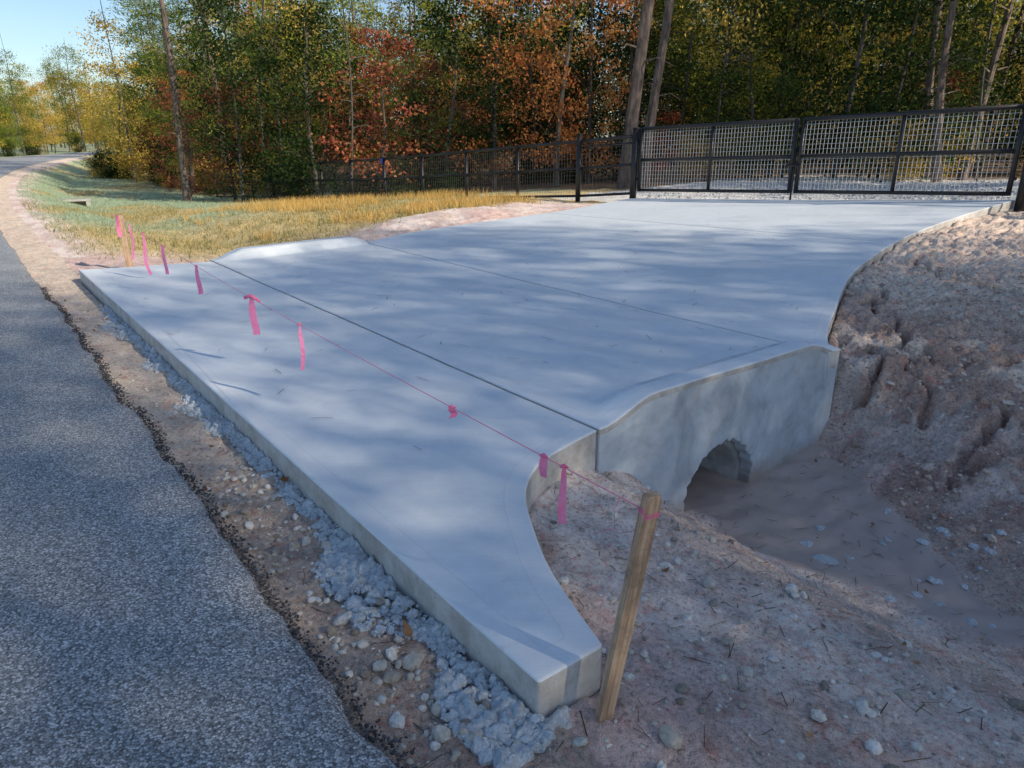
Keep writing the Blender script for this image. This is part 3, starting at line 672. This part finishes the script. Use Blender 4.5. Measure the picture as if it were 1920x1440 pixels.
for i in range(3):
    reg('pine',10+i,19+i,.20,7,20,3.0,80,90,.16,.024,L_pine,M_bark,.42,'pine')
    reg('ypine',20+i,9+i,.11,1.5,10,2.2,75,90,.15,.022,L_pine,M_bark,.40,'pine')
    reg('green',30+i,12+i,.11,1.2,12,3.0,75,75,.08,.046,L_green,M_bark2)
    reg('dark',40+i,9+i,.09,.5,9,2.6,85,80,.085,.05,L_dark,M_bark2)
    reg('yellow',50+i,10+i,.09,1.5,10,2.5,60,70,.08,.05,L_yel,M_bark2)
    reg('orange',60+i,11+i,.11,.9,11,2.9,58,68,.08,.05,L_or,M_bark2,.38)
    reg('red',70+i,6+i,.06,.5,6,1.9,45,55,.075,.05,L_red,M_bark2,.35)
    reg('shrub',80+i,2.4,.04,.1,2.4,1.4,60,60,.07,.035,L_dark,M_bark2,.3)
    reg('yshrub',84+i,2.0,.03,.1,2.2,1.3,45,60,.06,.035,L_yel,M_bark2,.3)
    reg('trunk',90+i,18+i,.15,10,19,2.6,45,70,.16,.03,L_pine,M_bark,.45,'pine',.9,stubs=14)
    reg('thin',95+i,13+i,.055,5.5,13,1.8,34,60,.085,.046,L_green,M_bark2,.4,'leaf',.9,stubs=10)
    reg('ythin',105+i,11+i,.05,3.5,11,1.7,30,50,.08,.046,L_yel,M_bark2,.4,'leaf',.9,stubs=8)
    reg('sparse',115+i,14+i,.11,3.5,14,3.0,62,60,.085,.05,L_green,M_bark2,.55)
NAMES={'pine':'pine_tree','ypine':'young_pine_tree','green':'green_leaf_tree','dark':'evergreen_tree','yellow':'yellow_leaf_tree','orange':'orange_maple_tree','red':'red_maple_tree','shrub':'dark_shrub','yshrub':'yellow_shrub','trunk':'pine_tree','thin':'slender_tree','ythin':'slender_tree','sparse':'green_leaf_tree'}
def put(key,x,y,sc=1.,parent=None,lean=0):
    s,n=SN(x,y); ne=n-float(cv(s)); z=float(terr(np.array(s),np.array(ne)))-.08
    o=obj(NAMES[key],random.choice(T[key]),parent); o.location=(x,y,z)
    o.rotation_euler=(lean*random.uniform(-1,1),lean*random.uniform(-1,1),random.uniform(0,6.28)); o.scale=(sc*random.uniform(.85,1.15),sc*random.uniform(.85,1.15),sc*random.uniform(.88,1.15)); return o
forest=bpy.data.objects.new('forest',None); link(forest)
def edge_ne(s): return float(np.interp(s,[-60,10,30,40,60,90,300],[27,26,18,11,5,6,7])) if s>0 else 27
def zone(x,y):
    r=x/max(y,1); u=random.random()
    if r<-.46: tab=[('yellow',.3),('ypine',.3),('green',.3),('orange',.1)]
    elif r<-.30: tab=[('red',.18),('ypine',.28),('green',.22),('orange',.12),('dark',.08),('yellow',.12)]
    elif r<-.10: tab=[('green',.16),('dark',.30),('ypine',.14),('red',.20),('thin',.12),('ythin',.08)]
    elif r<-.02: tab=[('green',.14),('dark',.36),('orange',.18),('red',.14),('thin',.10),('ythin',.08)]
    elif r<.18: tab=[('orange',.44),('dark',.26),('red',.08),('ythin',.12),('green',.10)]
    elif r<.5: tab=[('green',.28),('dark',.28),('yellow',.08),('thin',.14),('ythin',.14),('orange',.08)]
    else: tab=[('green',.28),('dark',.30),('yellow',.12),('thin',.14),('ythin',.16)]
    for k,p in tab:
        u-=p
        if u<0: return k
    return 'green'
cnt=0
for gx in np.arange(-56,58,3.6):
    for gy in np.arange(20,72,3.8):
        x=gx+random.uniform(-1.5,1.5); y=gy+random.uniform(-1.5,1.5)
        if abs(x)/y>.88: continue
        s,n=SN(x,y); ne=n-float(cv(s))
        e=edge_ne(s)
        if ne<e: continue
        if y>56 and random.random()<.35: continue
        k=zone(x,y); sc=random.uniform(.75,1.2)
        if x/y<-.42: sc*=.72
        put(k,x,y,sc,forest,lean=.06); cnt+=1
        if ne<e+9 and random.random()<.6: put(random.choice(['trunk','thin','thin','ythin']),x+1.3,y+.8,random.uniform(.7,1.0),forest,lean=.07)
        if ne<e+7 and random.random()<.6: put(random.choice(['shrub','shrub','shrub','yshrub','red','dark']) ,x+random.uniform(-1.5,1.5),y-.6,random.uniform(.5,.9),forest)
for i in range(100):
    x=random.uniform(-45,75); y=random.uniform(74,100)
    s,n=SN(x,y)
    if n-float(cv(s))<8: continue
    put(random.choice(['dark','green','pine','dark','yellow']),x,y,random.uniform(1.2,1.6) if x>-30 else .9,forest)
for i in range(26):
    s=random.uniform(-12,30); e=edge_ne(s)-random.uniform(-1.5,1.2); x,y,_=W(s,e+float(cv(s)),0)
    put(random.choice(['thin','thin','ythin','trunk']),x,y,random.uniform(.7,1.05),forest,lean=.08)
far=bpy.data.objects.new('roadside_forest',None); link(far)
for i in range(170):
    s=random.uniform(85,240); e=-9-35*random.random()**1.3 if random.random()<.7 else random.uniform(6,40)
    n=e+float(cv(s)); x,y,_=W(s,n,0)
    put(random.choice(['yellow','green','ypine','green','orange','yellow','yellow']),x,y,random.uniform(.75,1.2)*(.85+.4*(s-85)/155),far)
for i in range(60):
    s=random.uniform(80,230); e=-8.5-3*random.random(); x,y,_=W(s,e+float(cv(s)),0); put(random.choice(['yshrub','shrub','ypine','yellow']),x,y,random.uniform(.5,.8),far)
for k,x,y,sc in (('trunk',4.0,24.5,1.3),('trunk',4.8,25.4,1.05),('trunk',16.2,26.5,1.15),('trunk',-13.8,31.5,.9),('trunk',-16.5,42,1.3),('thin',-6,28,.9),('thin',12.2,29,.9),('thin',-12,36,1.1),('ythin',8.,28,1.),('ythin',10.3,30,1.1),
                ('orange',1.8,29,.9),('orange',3.2,31,.8),('orange',-.8,30,.8),('red',-14.8,34,.8),('red',-5.2,29.5,1.1),('red',-12.5,33,.8),('ypine',-17.5,40,1.1),('yellow',-24,47,.9),('yshrub',15.4,27,.9),('dark',-11.5,31.5,.8),('dark',-8,30,.85),('dark',-2.5,30,.9)):
    put(k,x,y,sc,lean=.05)
for i in range(40):
    s=random.uniform(22,62); e=edge_ne(s)-random.uniform(.2,2.2) if s>39 else random.uniform(11.5,15)
    x,y,_=W(s,e+float(cv(s)),0); put(random.choice(['shrub','shrub','yshrub']),x,y,random.uniform(.4,.85))
# woodland behind the camera on the right-hand side of the road: it casts the shade
shade=bpy.data.objects.new('woodland_behind',None); link(shade)
for i in range(64):
    s=-random.uniform(17,40); n=random.uniform(3.0,31); x,y,_=W(s,n,0)
    put(random.choice(['green','sparse','orange','sparse','green']),x,y,random.uniform(1.1,1.4),shade)
for s,n in ((-17,8.2),(-18.5,6.2),(-20.5,9.5),(-16.8,11),(-22,5),(-19,12.5),(-21,15),(-23,8)):
    x,y,_=W(s,n,0); put('sparse',x,y,1.15,shade)
# ------------------------------------------------ light, sky, camera
el=math.radians(30); az=math.radians(121)
w=bpy.data.worlds.new('World'); scene.world=w; w.use_nodes=True; t=w.node_tree
sky=t.nodes.new('ShaderNodeTexSky'); sky.sky_type='NISHITA'; sky.sun_disc=False; sky.sun_elevation=el; sky.sun_rotation=az
sky.ozone_density=3.; sky.dust_density=.7
t.links.new(sky.outputs[0],t.nodes['Background'].inputs[0]); t.nodes['Background'].inputs[1].default_value=.15
ld=bpy.data.lights.new('sun','SUN'); ld.energy=5; ld.angle=math.radians(.6); ld.color=(1,.88,.71)
lo=bpy.data.objects.new('sun',ld); link(lo)
dv=Vector((math.sin(az)*math.cos(el),math.cos(az)*math.cos(el),math.sin(el)))
lo.rotation_euler=dv.to_track_quat('Z','Y').to_euler()
cd=bpy.data.cameras.new('camera'); cam=bpy.data.objects.new('camera',cd); link(cam)
cam.location=(0,0,1.7); cam.rotation_euler=(math.radians(71),0,0); cd.sensor_width=36; cd.lens=24.96; cd.clip_end=3000; cd.clip_start=.05
scene.camera=cam
print('trees',cnt)
